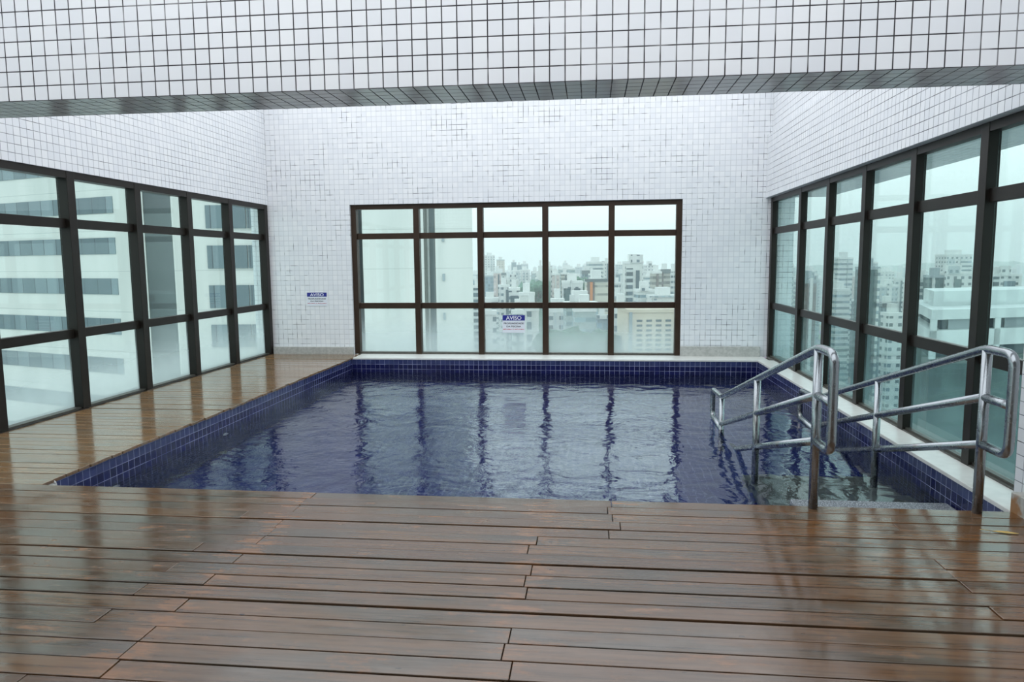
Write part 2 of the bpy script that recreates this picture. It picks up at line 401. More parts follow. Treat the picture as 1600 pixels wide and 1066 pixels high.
# ---------------------------------------------------------------- steps
def grit():
    t = NT('grey_gritty_step'); p = t.pos(); n = t.noise(p, 90, 2); v = t.n('ShaderNodeTexVoronoi', {'Vector': p, 'Scale': 75.0}).outputs[0]
    t.bsdf(t.mix(t.step(v, .1, .55), srgb(190, 196, 200), srgb(104, 110, 116)), .6, 0, .4, t.bump(n, .5, .003)); return t.m
m_grit = grit(); m_step = plain('olive_grey_step_tile', srgb(92, 96, 90), .4, 0, .12, 5)
st = empty('pool_steps', 'grey submerged steps between the two handrails at the near right', 'steps')
B(1.66, 2.90, PY0+.003, 6.0, -.57, -.245, bevel=.008).build('top_tread', m_grit, st)
for k, (ya, yb) in enumerate(((PY0+.002, 6.30), (6.30, 6.72), (6.72, 7.14), (7.14, 7.56))):
    B(1.60, 2.912, ya, yb, PDEP, -.58-.16*k).build('tread', m_step, st)

# ---------------------------------------------------------------- handrails
def arc(pts, r, n=6):
    """round the inner corners of a polyline"""
    out = [Vector(pts[0])]
    for a, b, c in zip(pts, pts[1:], pts[2:]):
        a, b, c = Vector(a), Vector(b), Vector(c)
        u, v = (a-b), (c-b); rr = min(r, u.length*.45, v.length*.45)
        p, q = b+u.normalized()*rr, b+v.normalized()*rr
        for i in range(n+1):
            t = i/n; out.append(p*(1-t)**2 + b*2*t*(1-t) + q*t*t)
    out.append(Vector(pts[-1])); return out
def handrail(x, label, y0):
    h = empty('handrail', label, 'handrail', 'stainless steel handrails at the pool steps')
    h.location = (0, 0, 0)
    R_, sl = .031, -.288
    z = lambda yy, zz: zz + sl*(yy-y0)
    yf, yn, ye = 8.62, 4.755, 9.25
    top = [(x, y0, .485), (x, yn, .485), (x, yn, 1.14), (x, y0, 1.14), (x, yf, z(yf, 1.14)), (x, ye, z(yf, 1.14)-.02), (x, ye, -.25), (x, yf, -.27)]
    # the end loops have tight bends, the change of slope a soft one
    MB().tube(arc(top, .085), R_).build('hand_rail', m_steel, h)
    MB().tube([(x, yn, .81), (x, y0, .81)], R_*.96).build('loop_bar', m_steel, h)
    MB().tube(arc([(x, y0, .81), (x, yf, z(yf, .81))], .05), R_*.96).build('middle_rail', m_steel, h)
    MB().tube([(x, y0, .485), (x, 8.0, z(8.0, .485))], R_*.96).build('lower_rail', m_steel, h)
    for yy, zb in ((y0, -.03), (6.84, -.66), (yf, -1.2)):
        MB().tube([(x, yy, zb), (x, yy, z(yy, 1.14)-.01)], R_*1.04).build('post', m_steel, h)
    return h
handrail(1.565, 'stainless steel handrail out in the pool, left of the steps', 5.075)
handrail(2.65, 'stainless steel handrail beside the right windows, close to the pier', 5.07)

# ---------------------------------------------------------------- signs
m_sw = plain('white_sign_board', srgb(225, 230, 238), .35, 0, .01)
m_sb = plain('blue_sign_band', srgb(44, 50, 140), .35, 0, .02)
m_sk = plain('black_sign_lettering', srgb(20, 20, 26), .5, 0, .02)
m_sr = plain('red_sign_lettering', srgb(200, 60, 90), .5, 0, .02)
m_st = plain('white_sign_lettering', srgb(238, 240, 246), .5, 0, .01)
def text(s, x, y, z, h, wid, mat, parent, name, bold=0.0):
    cu = bpy.data.curves.new(name, 'FONT'); cu.body = s; cu.align_x = 'CENTER'; cu.align_y = 'CENTER'; cu.size = 1; cu.extrude = .002; cu.offset = bold
    o = bpy.data.objects.new(name, cu); C.objects.link(o)
    bpy.context.view_layer.update()
    me = bpy.data.meshes.new_from_object(o.evaluated_get(bpy.context.evaluated_depsgraph_get()))
    bpy.data.objects.remove(o)
    xs = [v.co.x for v in me.vertices]; ys = [v.co.y for v in me.vertices]
    cx, cy, sx, sy = (min(xs)+max(xs))/2, (min(ys)+max(ys))/2, max(xs)-min(xs), max(ys)-min(ys)
    for v in me.vertices:
        v.co = ((v.co.x-cx)/sx*wid + x, y - (.001 if v.co.z > 0 else 0), (v.co.y-cy)/sy*h + z)
    me.materials.clear(); me.materials.append(mat)
    t = bpy.data.objects.new(name, me); C.objects.link(t); t.parent = parent
    return t
def sign(x0, x1, z0, z1, y, label):
    r = empty('warning_sign', label, 'sign', 'pool depth signs')
    w_, h_ = x1-x0, z1-z0; cx = (x0+x1)/2; zz = lambda f: z1-h_*f
    B(x0, x1, y-.006, y, z0, z1).build('board', m_sw, r)
    hb = B(x0+.004, x1-.004, y-.008, y-.006, zz(.31), zz(.012)).build('header_band', m_sb, r)
    text('AVISO', cx, y-.0081, zz(.165), h_*.215, w_*.68, m_st, hb, 'headline', .012)
    text('PROFUNDIDADE', cx, y-.0061, zz(.475), h_*.095, w_*.88, m_sk, r, 'lettering', .02)
    text('DA PISCINA', cx, y-.0061, zz(.645), h_*.095, w_*.64, m_sk, r, 'lettering', .02)
    text('MÍNIMA E MÁXIMA', cx, y-.0061, zz(.80), h_*.075, w_*.94, m_sr, r, 'lettering', .006)
    return r
sign(-1.665, -1.235, .405, .742, YB+.16, 'larger blue and white AVISO sign stuck on the back window glass')
sign(-5.44, -5.04, .93, 1.19, YB-.002, 'smaller blue and white AVISO sign on the tiled back wall')

# ---------------------------------------------------------------- small things by the pool
m_plastic = plain('white_plastic', srgb(214, 214, 208), .4, 0, .04)
def inlet(y, z, r, label):
    o = empty('pool_inlet', label, 'pool fitting', 'round fittings on the left pool wall')
    mt = Matrix.Translation((PX0, y, z)) @ Matrix.Rotation(math.pi/2, 4, 'Y')
    fl = MB().lathe([(.0, .0), (r, .0), (r, .012), (r*.82, .022), (r*.55, .024), (r*.5, .012), (0, .012)], mt).build('flange', m_plastic, o)
    MB().lathe([(0, .010), (r*.42, .010), (r*.36, .030), (r*.18, .034), (r*.15, .02), (0, .02)], mt).build('nozzle', m_plastic, fl)
inlet(5.245, -.06, .055, 'white round fitting in the top tile row at the near left corner')
inlet(6.02, -.40, .05, 'white round fitting just under water near the left corner')
inlet(8.05, -.40, .05, 'white round fitting under water midway along the left wall')
m_leaf = plain('yellow_dry_leaf', srgb(190, 160, 90), .6, 0, .15, 30)
lf = MB(); pts = [(-.075, 0), (-.03, .022), (.02, .026), (.06, .01), (.085, 0), (.06, -.012), (.02, -.02), (-.03, -.016)]
lf.prism([(2.63+a*.9+b*.3, 4.70+b*.8-a*.2) for a, b in pts], .004, .007)
lf.tube([(2.56, 4.715, .006), (2.52, 4.73, .008), (2.50, 4.735, .006)], .002, 6)
tag(lf.build('fallen_leaf', m_leaf), 'small dry yellow leaf lying on the wet deck near the right pier', 'leaf')

# ---------------------------------------------------------------- the city beyond the glass
GZ = -75.0
def facade(name, wall, glz, fh=3.0, bay=3.0, wf=.5, hf=.45, rough=.8):
    """painted wall with a regular grid of windows; UV in metres"""
    wall = tuple(v*.80 for v in wall[:3])+(1,); glz = tuple(v*.8 for v in glz[:3])+(1,)
    t = NT(name); s = t.n('ShaderNodeSeparateXYZ', {0: t.uv()})
    def band(a, per, fr):
        f = t.math('FRACT', t.math('DIVIDE', a, per)); d = t.math('ABSOLUTE', t.math('SUBTRACT', f, .5))
        return t.math('LESS_THAN', d, fr/2)
    m = band(s.outputs[1], fh, hf)
    if wf < 1: m = t.math('MULTIPLY', m, band(s.outputs[0], bay, wf))
    cell = t.n('ShaderNodeCombineXYZ', {0: t.math('FLOOR', t.math('DIVIDE', s.outputs[0], bay)), 1: t.math('FLOOR', t.math('DIVIDE', s.outputs[1], fh)), 2: 0.0}).outputs[0]
    k = t.n('ShaderNodeTexWhiteNoise', {'Vector': cell}, noise_dimensions='2D').outputs[0]
    g2 = tuple(min(1, v*2.2+.02) for v in glz[:3])+(1,)
    up = t.math('LESS_THAN', t.math('ABSOLUTE', t.n('ShaderNodeSeparateXYZ', {0: t.n('ShaderNodeNewGeometry').outputs['Normal']}).outputs[2]), .5)
    m = t.math('MULTIPLY', m, up)
    n = t.noise(t.pos(), .15, 4); w2 = tuple(v*.86 for v in wall[:3])+(1,)
    col = t.mix(m, t.mix(t.step(n, .3, .7), wall, w2), t.mix(t.step(k, .4, 1), glz, g2))
    t.bsdf(col, t.math('MULTIPLY_ADD', m, -.5, rough)); return t.m
DK = srgb(70, 84, 92)
FA = {
 'white': facade('white_render_small_windows', srgb(224, 226, 224), DK, 3, 3.4, .42, .42),
 'blank': facade('white_render_few_windows', srgb(226, 228, 224), srgb(90, 104, 110), 3.1, 9, .14, .34),
 'band': facade('white_banded_facade', srgb(220, 224, 222), srgb(96, 114, 122), 3, 3, 1, .42),
 'bandg': facade('grey_green_banded_facade', srgb(176, 190, 188), srgb(112, 132, 136), 3, 3, 1, .4),
 'beige': facade('beige_render_windows', srgb(214, 204, 190), srgb(120, 118, 112), 3, 3.2, .4, .42),
 'cream': facade('cream_banded_facade', srgb(222, 218, 204), srgb(148, 146, 138), 3, 3, 1, .28),
 'glass': facade('blue_grey_glazed_facade', srgb(120, 140, 150), srgb(84, 106, 118), 3, 2.2, .8, .7, .4),
 'teal': facade('dark_teal_glazed_facade', srgb(64, 92, 94), srgb(48, 72, 76), 3, 3, .7, .5, .4),
 'brown': facade('brown_grey_facade', srgb(128, 116, 112), srgb(96, 90, 90), 3, 3.6, .3, .4),
 'pink': facade('pinkish_beige_facade', srgb(222, 206, 200), srgb(160, 150, 150), 3, 3, .4, .5),
 'grey': facade('pale_grey_facade', srgb(196, 204, 206), srgb(116, 132, 140), 3, 2.8, .5, .45),
 'dkband': facade('dark_balcony_bands', srgb(210, 216, 214), srgb(52, 70, 78), 3, 3, 1, .6),
 'olive': facade('olive_brown_banded_facade', srgb(196, 194, 184), srgb(104, 104, 98), 3, 3, 1, .5),
}
def flat(n, r, g, b): return plain(n, srgb(r, g, b), .8, 0, .05, .2)
FL = {'white': flat('white_paint', 206, 208, 206), 'grey': flat('grey_paint', 150, 160, 164), 'dark': flat('dark_glazing', 66, 82, 90), 'brown': flat('brown_paint', 112, 92, 88),
      'orange': flat('orange_paint', 190, 124, 80), 'beige': flat('beige_paint', 204, 192, 174), 'green': flat('dark_green_glazing', 58, 88, 86), 'roof': flat('dark_roof', 96, 104, 106), 'tile': flat('red_roof_tile', 176, 112, 92)}

taken = []
def free_depth(px0, px1, pyt, d, rot, deep0):
    for _ in range(200):
        w_ = (px1-px0)*d/F_PX; dp = deep0 or max(8, w_*.8)
        c = P((px0+px1)/2, pyt, d); dirn = Vector((FWD.x, FWD.y)).normalized()
        x, y = c.x + dirn.x*dp/2, c.y + dirn.y*dp/2
        r1, r2 = w_/2+1.0, dp/2+1.0
        a = YAW + rot*.5
        ok = True
        for (X, Y, R1, R2) in taken:
            lx = (x-X)*math.cos(YAW) + (y-Y)*math.sin(YAW); ly = -(x-X)*math.sin(YAW) + (y-Y)*math.cos(YAW)
            if abs(lx) < r1+R1 and abs(ly) < r2+R2: ok = False; break
        if ok: break
        d *= 1.012
    taken.append((x, y, r1, r2)); return d
def building(name, px0, px1, pyt, d, fac, label, rot=0.0, deep=None, parts=(), cat='building', group=None, base=GZ, roof=True, rw=.5, rh=3.5):
    """tower that spans px0..px1 and reaches pyt at d metres; parts = (kind, u0, u1, v0, v1, paint) on the front, u across, v metres below the top"""
    d = free_depth(px0, px1, pyt, d, rot, deep)
    pc = P((px0+px1)/2, pyt, d); wpx = (px1-px0)*d/F_PX
    deep = deep or max(8, wpx*.8)
    th = rot*.6; deep = min(deep, wpx*.9) if th else deep; wid = max(3, (wpx - abs(math.sin(th))*deep)/math.cos(th)) if th else wpx
    root = empty(name, label, cat, group)
    top = pc.z; ang = YAW + th
    Mx = Matrix.Translation((pc.x, pc.y, 0)) @ Matrix.Rotation(ang, 4, 'Z') @ Matrix.Translation((0, deep/2, 0))
    def place(mb, nm, mt, parent=root):
        o = mb.build(nm, mt, None); o.matrix_world = Mx; o.parent = parent; return o
    hw, hd = wid/2, deep/2
    body = place(B(-hw, hw, -hd, hd, base, top), 'body', FA[fac] if fac in FA else FL[fac])
    if roof:
        place(B(-hw*rw, hw*rw*.8, -hd*.5, hd*.5, top, top+rh), 'roof_block', FL['white'] if fac not in ('teal', 'brown') else FL['grey'])
        place(B(-hw-.15, hw+.15, -hd-.15, hd+.15, top-.9, top+.25), 'parapet', FL['white'] if fac not in ('teal', 'brown', 'beige', 'glass') else FL['grey'])
    for kind, u0, u1, v0, v1, paint in parts:
        mt = FA[paint] if paint in FA else FL[paint]
        place(B(-hw+u0*wid, -hw+u1*wid, -hd-.6, -hd+.5, top-v1, top-v0), kind, mt)
    return root

def far(px0, px1, pyt, d, fac, rot=0.0, label=None, **k):
    return building('tower_block', px0, px1, pyt, d, fac, label or '?', rot, group=None, **k)

BL = [ # px0 px1 top dist facade rot label parts
 (757, 774, 399, 900, 'white', .25, 'tallest pale tower at the left end of the skyline beside the white neighbour', (('strip', .62, .74, 2, 70, 'grey'),)),
 (776, 789, 406, 880, 'beige', .2, 'beige tower just right of the tallest pale tower', (('strip', .8, .95, 1, 60, 'beige'),)),
 (799, 807, 410, 1000, 'glass', .1, 'slim blue grey tower in the middle of the third pane', ()),
 (807, 815, 414, 1020, 'glass', -.1, 'squat blue grey tower with flat top in the third pane', ()),
 (815, 826, 412, 1050, 'grey', .3, 'pale grey tower with a stepped head in the third pane', ()),
 (755, 777, 431, 640, 'glass', .1, 'wide blue grey block low at the left of the third pane', ()),
 (774, 792, 427, 560, 'white', .25, 'white tower with a dark band at its head, below the beige tower', (('roof_slab', 0, 1, -.4, 1.6, 'roof'),)),
 (799, 813, 423, 700, 'grey', .2, 'grey tower behind the white stepped block in the third pane', ()),
 (813, 829, 422, 720, 'white', .3, 'white ribbed tower right of the centre of the third pane', (('strip', .3, .42, 2, 60, 'grey'), ('strip', .7, .8, 2, 60, 'grey'))),
 (829, 842, 424, 760, 'grey', -.2, 'pale ribbed tower beside the right edge of the third pane', (('strip', .4, .55, 2, 60, 'white'),)),
 (842, 848, 416, 420, 'blank', 0, 'thin white slab against the third mullion', ()),
 (793, 810, 437, 460, 'blank', .1, 'white stepped block in front of the ribbed towers', (('upper_block', .2, .8, -3, 4, 'white'),)),
 (781, 799, 446, 330, 'white', .55, 'white corner tower with a dark glazed flank', (('strip', .55, .98, 2, 60, 'dark'),)),
 (795, 812, 451, 300, 'white', 0, 'white framed tower with a dark glazed front', (('glazed_front', .14, .84, 3, 40, 'dark'),)),
 (812, 836, 458, 260, 'blank', .12, 'plain white block with two tiny windows above the window sign', (('window', .3, .36, 8, 9.2, 'dark'), ('window', .58, .64, 8, 9.2, 'dark'))),
 (752, 781, 466, 420, 'band', .1, 'low white block with long bands at the left of the third pane', ()),
 (856, 861, 418, 430, 'white', .1, 'white sliver of a tower behind the fourth mullion', ()),
 (861, 875, 428, 470, 'pink', .15, 'pinkish tower at the left of the fourth pane', (('strip', .44, .56, 1, 60, 'white'),)),
 (874, 899, 420, 640, 'bandg', .1, 'wide grey green banded block left in the fourth pane', ()),
 (880, 887, 411, 1100, 'grey', 0, 'thin hazy tower above the grey green block', ()),
 (900, 911, 417, 900, 'grey', .3, 'hazy pale tower pair left of the big banded block', ()),
 (919, 946, 409, 560, 'band', .12, 'big white block with long dark window bands in the fourth pane', (('side_wing', .84, 1.0, -.5, 60, 'blank'),)),
 (944, 953, 410, 600, 'white', .1, 'white slab at the right edge of the fourth pane', (('strip', .5, .75, 1, 60, 'dark'),)),
 (909, 928, 424, 470, 'glass', .1, 'dark roofed glazed block below the big banded block', (('roof_slab', -.04, 1.04, -.6, 1.8, 'roof'),)),
 (880, 911, 440, 320, 'white', .0, 'white framed block with a teal glazed flank', (('glazed_flank', .03, .36, 3, 60, 'teal'), ('frame_post', .37, .45, -1, 60, 'white'), ('window_grid', .55, .86, 3, 40, 'dkband'))),
 (917, 950, 438, 260, 'cream', .0, 'cream banded block with an orange stripe under a wide roof slab', (('roof_slab', -.1, 1.02, -.5, .5, 'roof'), ('stripe', .02, .14, .6, 40, 'brown'), ('stripe', .14, .27, .6, 40, 'orange'), ('stripe', .27, .36, .6, 40, 'brown'))),
 (862, 882, 468, 240, 'white', .1, 'low white stepped block at the foot of the fourth pane, left side', (('strip', .3, .42, 1, 30, 'dark'), ('strip', .7, .82, 1, 30, 'dark'))),
 (884, 936, 474, 200, 'bandg', .08, 'low pale block with a busy roof at the bottom of the fourth pane', (('roof_tank', .1, .25, -2.5, .5, 'white'), ('roof_tank', .45, .6, -1.6, .5, 'grey'))),
 (963, 976, 413, 900, 'grey', .2, 'hazy pale tower at the left of the fifth pane', ()),
 (964, 978, 428, 600, 'glass', .1, 'small blue grey block at the left of the fifth pane', (('strip', .35, .6, 1, 30, 'white'),)),
 (977, 1005, 409, 330, 'blank', .0, 'tall white tower with stacked dark balconies and a dark strip', (('balcony_stack', .06, .42, 3, 66, 'dkband'), ('strip', .60, .80, 4, 60, 'dark'), ('roof_house', .3, .98, -3.2, .5, 'white'))),
 (1008, 1026, 414, 700, 'white', .2, 'white tower with a dark crown right of the tall balcony tower', (('roof_tank', .3, .55, -1.5, .5, 'roof'),)),
 (1008, 1022, 431, 480, 'band', .1, 'white banded block behind the curved podium block', ()),
 (1020, 1034, 425, 380, 'olive', .0, 'olive brown banded tower, left one of the pair', (('strip', .4, .65, 1, 60, 'brown'),)),
 (1034, 1047, 422, 385, 'olive', .0, 'olive brown banded tower, right one of the pair', (('roof_slab', -.1, 1.05, -.5, 1.8, 'roof'), ('strip', .0, .2, 1, 60, 'brown'))),
 (1047, 1062, 422, 400, 'band', .1, 'pale banded tower at the right edge of the fifth pane', (('strip', .0, .35, 1, 60, 'white'),)),
 (996, 1025, 453, 300, 'band', .2, 'low white podium block with curved bands', (('roof_house', .1, .6, -2, .5, 'white'),)),
 (1018, 1064, 463, 290, 'blank', .1, 'long low pale block at the right foot of the fifth pane', (('roof_slab', -.1, 1, -.4, .4, 'grey'),)),
 (958, 975, 464, 280, 'beige', .1, 'low beige roofed house block at the left foot of the fifth pane', ()),
 (1214, 1230, 411, 330, 'dkband', .2, 'white tower with dark balcony bands in the first right pane', ()),
 (1230, 1240, 413, 340, 'white', .2, 'white tower joined to the dark banded one', ()),
 (1249, 1257, 430, 300, 'white', .1, 'narrow white tower beside the brown tower', ()),
 (1252, 1258, 410, 900, 'glass', .0, 'thin dark tower above the narrow white one', ()),
 (1256, 1277, 439, 250, 'brown', .1, 'brown tower with a white central strip', (('strip', .42, .66, -1, 60, 'white'),)),
 (1262, 1278, 422, 700, 'grey', .2, 'cluster of pale towers behind the brown tower', ()),
 (1312, 1334, 403, 420, 'band', .1, 'tall white grey banded tower in the third right pane', (('strip', .56, .6, 1, 60, 'grey'),)),
 (1294, 1312, 438, 380, 'grey', .2, 'grey block left of the tall banded tower', (('strip', .55, .75, 1, 40, 'dark'),)),
 (1304, 1330, 452, 350, 'band', .15, 'lower banded block in front of the tall banded tower', ()),
 (1352, 1375, 418, 280, 'teal', .0, 'dark green glazed tower with white toothed edges', (('white_edge', .0, .14, 2, 70, 'dkband'), ('white_edge', .84, 1.0, 0, 70, 'band'))),
 (1354, 1372, 410, 500, 'grey', .0, 'pale tower head peeping over the dark green tower', ()),
 (1376, 1400, 424, 650, 'white', .2, 'white tower right of the dark green tower', ()),
 (1378, 1404, 446, 420, 'grey', .1, 'grey tower with a white central shaft', (('shaft', .3, .6, -1, 60, 'white'),)),
 (1380, 1400, 476, 300, 'glass', .1, 'low dark box with a heavy roof slab', (('roof_slab', -.05, 1.05, -.5, 1.5, 'roof'),)),
 (1388, 1412, 490, 260, 'white', .1, 'low white block below the dark box', ()),
 (1436, 1453, 434, 330, 'dkband', .1, 'white balcony block at the left of the fifth right pane', ()),
 (1452, 1461, 441, 350, 'white', .0, 'white block with square dark openings beside the teal tower', (('window', .2, .8, 4, 8, 'dark'), ('window', .2, .8, 11, 15, 'dark'))),
 (1459, 1478, 431, 320, 'teal', .0, 'dark teal tower with white edges in the fifth right pane', (('white_edge', .85, 1.05, -2, 60, 'white'), ('white_edge', -.05, .1, 1, 60, 'white'))),
 (1480, 1519, 398, 520, 'white', .0, 'tall white tower with a grey left half in the fifth right pane', (('glazed_front', .02, .3, 3, 30, 'grey'), ('frame', .55, .97, 3, 40, 'band'))),
 (1478, 1520, 426, 330, 'white', .0, 'white tower with teal panels in front of the tall one', (('glazed_front', .32, .58, 3, 40, 'teal'), ('roof_house', .1, .5, -3, .5, 'grey'))),
 (1548, 1597, 429, 330, 'white', .0, 'wide white block with a dark central panel at the far right', (('glazed_front', .42, .78, 3, 30, 'glass'), ('balcony_stack', .08, .26, 1, 30, 'dkband'), ('roof_house', .3, .6, -4, .5, 'white'))),
 (738, 752, 447, 330, 'dkband', .1, 'white balcony tower in the gap beside the white neighbour', ()),
 (736, 750, 428, 800, 'grey', .1, 'hazy grey tower in the gap beside the white neighbour', ()),
 # seen through the lowest row of panes
 (752, 776, 487, 190, 'white', .1, 'misted white block left of the window sign', ()),
 (800, 818, 486, 210, 'band', .1, 'misted banded tower behind the window sign', (('strip', .4, .6, 1, 60, 'dark'),)),
 (822, 842, 480, 170, 'blank', .1, 'misted tower with a column of dark windows right of the window sign', (('window_column', .05, .4, 1, 60, 'dkband'),)),
 (856, 882, 484, 230, 'white', .1, 'misted white ribbed block low in the fourth pane', (('strip', .35, .5, 1, 60, 'grey'), ('strip', .8, .9, 1, 60, 'grey'))),
 (898, 932, 482, 185, 'bandg', .05, 'misted grey banded tower in the lower fourth pane', ()),
 (934, 950, 494, 190, 'glass', .1, 'misted dark block at the right of the lower fourth pane', (('roof_slab', -.05, 1.05, -.3, .8, 'white'),)),
 (960, 984, 484, 160, 'white', .1, 'misted pale tower beside the beige apartment block', (('window_column', .2, .45, 3, 60, 'dkband'), ('strip', .7, .85, 1, 60, 'grey'))),
]
for a, b, t_, d, f_, r_, lab, pr in sorted(BL, key=lambda q: q[3]):
    building('tower_block', a, b, t_, d, f_, lab, r_, parts=pr)

# hazy far towers that fill the skyline
random.seed(21)
proto = None; slots = [(742, 850, 34), (856, 956, 34), (960, 1064, 34), (1210, 1285, 18), (1290, 1345, 12), (1350, 1420, 14), (1430, 1600, 26)]
for lo, hi, n in slots:
    for k in range(n):
        px = lo + (hi-lo)*(k+random.random())/n; d = random.uniform(800, 2000); wv = random.uniform(4, 10)
        pyt = (random.uniform(414, 436) if lo < 1200 else random.uniform(419, 440)) - (px-910)*.0087
        building('distant_tower', px-wv/2, px+wv/2, pyt, d, random.choice(('white', 'grey', 'band', 'blank', 'beige', 'bandg', 'white', 'grey')),
                 'one of the far pale towers fading into the haze', random.uniform(-.4, .4), group='far pale towers in the haze', cat='tower', rh=2.5)

for lo, hi, n, yl, yh in ((742, 850, 16, 424, 452), (856, 956, 16, 424, 456), (960, 1064, 16, 422, 458), (1212, 1285, 10, 425, 470), (1290, 1345, 8, 430, 480), (1352, 1420, 10, 432, 485), (1436, 1600, 14, 432, 455)):
    for k in range(n):
        px = lo + (hi-lo)*(k+random.random())/n; d = random.uniform(420, 760); wv = random.uniform(7, 15)
        f_ = random.choice(('white', 'grey', 'band', 'glass', 'beige', 'bandg', 'dkband', 'white', 'olive', 'pink'))
        building('apartment_tower', px-wv/2, px+wv/2, random.uniform(yl, yh), d, f_, 'one of the crowded pale apartment towers in the middle distance', random.uniform(-.5, .5),
                 group='crowded apartment towers in the middle distance', cat='tower', parts=(('strip', .6, .78, 1.5, 60, random.choice(('grey', 'dark', 'white'))),))
# beige apartment block low behind the fifth back pane
ap = empty('apartment_block', 'beige apartment block with four columns of windows behind the fifth back pane', 'building')
c0 = P(981, 486, 120); wv = 100*120/F_PX; zt = c0.z
Mx = Matrix.Translation((c0.x, c0.y, 0)) @ Matrix.Rotation(YAW, 4, 'Z')
def apart(mb, nm, mt, par=ap):
    o = mb.build(nm, mt); o.matrix_world = Mx; o.parent = par; return o
apart(B(0, wv, 0, 12, GZ, zt), 'body', FL['beige'])
apart(B(-.1, wv+.1, -.15, 12.1, zt-.3, zt+.25), 'parapet', FL['beige'])
apart(B(.2, .75, -.25, .1, GZ, zt-.2), 'corner_strip', FL['grey'])
apart(B(4.2, 6.2, 3, 5, zt, zt+.7), 'roof_dish', FL['white']); apart(B(1.9, 2.6, 3, 4, zt, zt+1.2), 'roof_tank', FL['roof'])
for i in range(6):
    for j in range(11):
        x0 = 1.5 + i*1.62; z0 = zt - 1.5 - j*.82*1.0
        if x0 < wv-.9: apart(B(x0, x0+.95, -.06, .05, z0-.36, z0), 'window', FL['dark'])

# white neighbour tower, filling the left windows and two back panes
nb = empty('neighbour_tower', 'large white neighbouring tower with dark ribbon windows behind the left glazing', 'building')
def XY(px, d): q = P(px, 430, d); return (q.x, q.y)
def nwall():
    t = NT('white_tower_render'); p = t.pos(); s = t.n('ShaderNodeSeparateXYZ', {0: p})
    f = t.math('FRACT', t.math('DIVIDE', t.math('ADD', s.outputs[2], 99.4), 3.05)); j = t.math('LESS_THAN', f, .012)
    st_ = t.noise(t.vscale(p, (.5, .5, .06)), 1.0, 4)
    t.bsdf(t.mix(t.math('MULTIPLY', j, .4), t.mix(t.step(st_, .3, .75), srgb(206, 206, 202), srgb(192, 194, 190)), srgb(110, 116, 118)), .7); return t.m
m_nw = nwall(); m_ng = FL['dark']
fp = [XY(-160, 65.2), XY(0, 59.7), XY(186, 53.6), XY(205, 53.0), XY(230, 54.2), XY(231, 58.5), XY(273, 58.5), XY(273, 54.8), XY(556, 55.4), XY(557, 60), XY(567, 60), XY(568, 55.4), XY(663, 55.7), XY(664, 58), XY(681, 58), XY(681, 55.8), XY(739, 56), XY(733, 70), XY(733, 82), XY(-120, 92)]
MB().prism(fp, GZ, 30).build('body', m_nw, nb)
MB().prism([XY(231.5, 58.4), XY(272.5, 58.4), XY(272.5, 58.6), XY(231.5, 58.6)], GZ, 30).build('recess_shade', FL['grey'], nb)  # grey sheet paints the shade of the recess over the white render
MB().prism([XY(557, 59.8), XY(567.5, 59.8), XY(567.5, 60.2), XY(557, 60.2)], GZ, 30).build('recess_shade', FL['grey'], nb)  # shadow side of the narrow recess, put in as a grey sheet
def slab_on(pxa, da, pxb, db, z0, z1, nm, mt, out=.06, back=.15):
    a, b = Vector(XY(pxa, da)), Vector(XY(pxb, db)); t = (b-a).normalized(); n = Vector((t.y, -t.x))
    return MB().prism([a+n*out, b+n*out, b-n*back, a-n*back], z0, z1).build(nm, mt, nb)
def ribglass():
    t = NT('ribbon_window_glass'); p = t.pos(); n = t.noise(t.vscale(p, (.7, .7, .02)), 1.0, 3); s = t.n('ShaderNodeSeparateXYZ', {0: p})
    f = t.math('FRACT', t.math('DIVIDE', t.math('ADD', s.outputs[0], 200.0), 1.45)); fr = t.math('LESS_THAN', f, .05)
    pane = t.n('ShaderNodeTexWhiteNoise', {'W': t.math('FLOOR', t.math('DIVIDE', t.math('ADD', s.outputs[0], 200.0), 1.45))}, noise_dimensions='1D').outputs[0]
    col = t.mix(t.math('ADD', t.math('MULTIPLY', pane, .6), t.math('MULTIPLY', n, .4)), srgb(66, 82, 90), srgb(126, 142, 148))
    t.bsdf(t.mix(fr, col, srgb(60, 70, 76)), .35); return t.m
m_rib = ribglass()
zr = P(0, 434.7, 59.7).z
for k in range(-6, 4):
    z1 = zr + 3.05*k
    slab_on(-160, 65.2, -2, 59.77, z1-1.22, z1, 'ribbon_window', m_rib); slab_on(-2, 59.77, 184, 53.67, z1-1.22, z1, 'ribbon_window', m_rib)
zq = P(325, 384, 54.9).z
for k in range(-5, 3):
    z1 = zq - 3.05*k if k < 0 else zq - 3.05*k
    for a, b in ((326, 356), (358, 388), (390, 412)):
        slab_on(a, 54.9, b, 54.95, z1-1.75, z1, 'window', m_rib)
zs = P(693, 428, 55.8).z
for k in range(-3, 4): slab_on(691.5, 55.8, 695, 55.8, zs-3.05*k-.55, zs-3.05*k, 'slot_window', FL['grey'])
pa = XY(670, 57.7); MB().tube([(pa[0], pa[1], GZ), (pa[0], pa[1], 30)], .11, 8).build('pipe', FL['white'], nb)
MB().prism([XY(672, 57.9), XY(680, 57.9), XY(680, 58.1), XY(672, 58.1)], GZ, 30).build('shaft_panel', FL['grey'], nb)

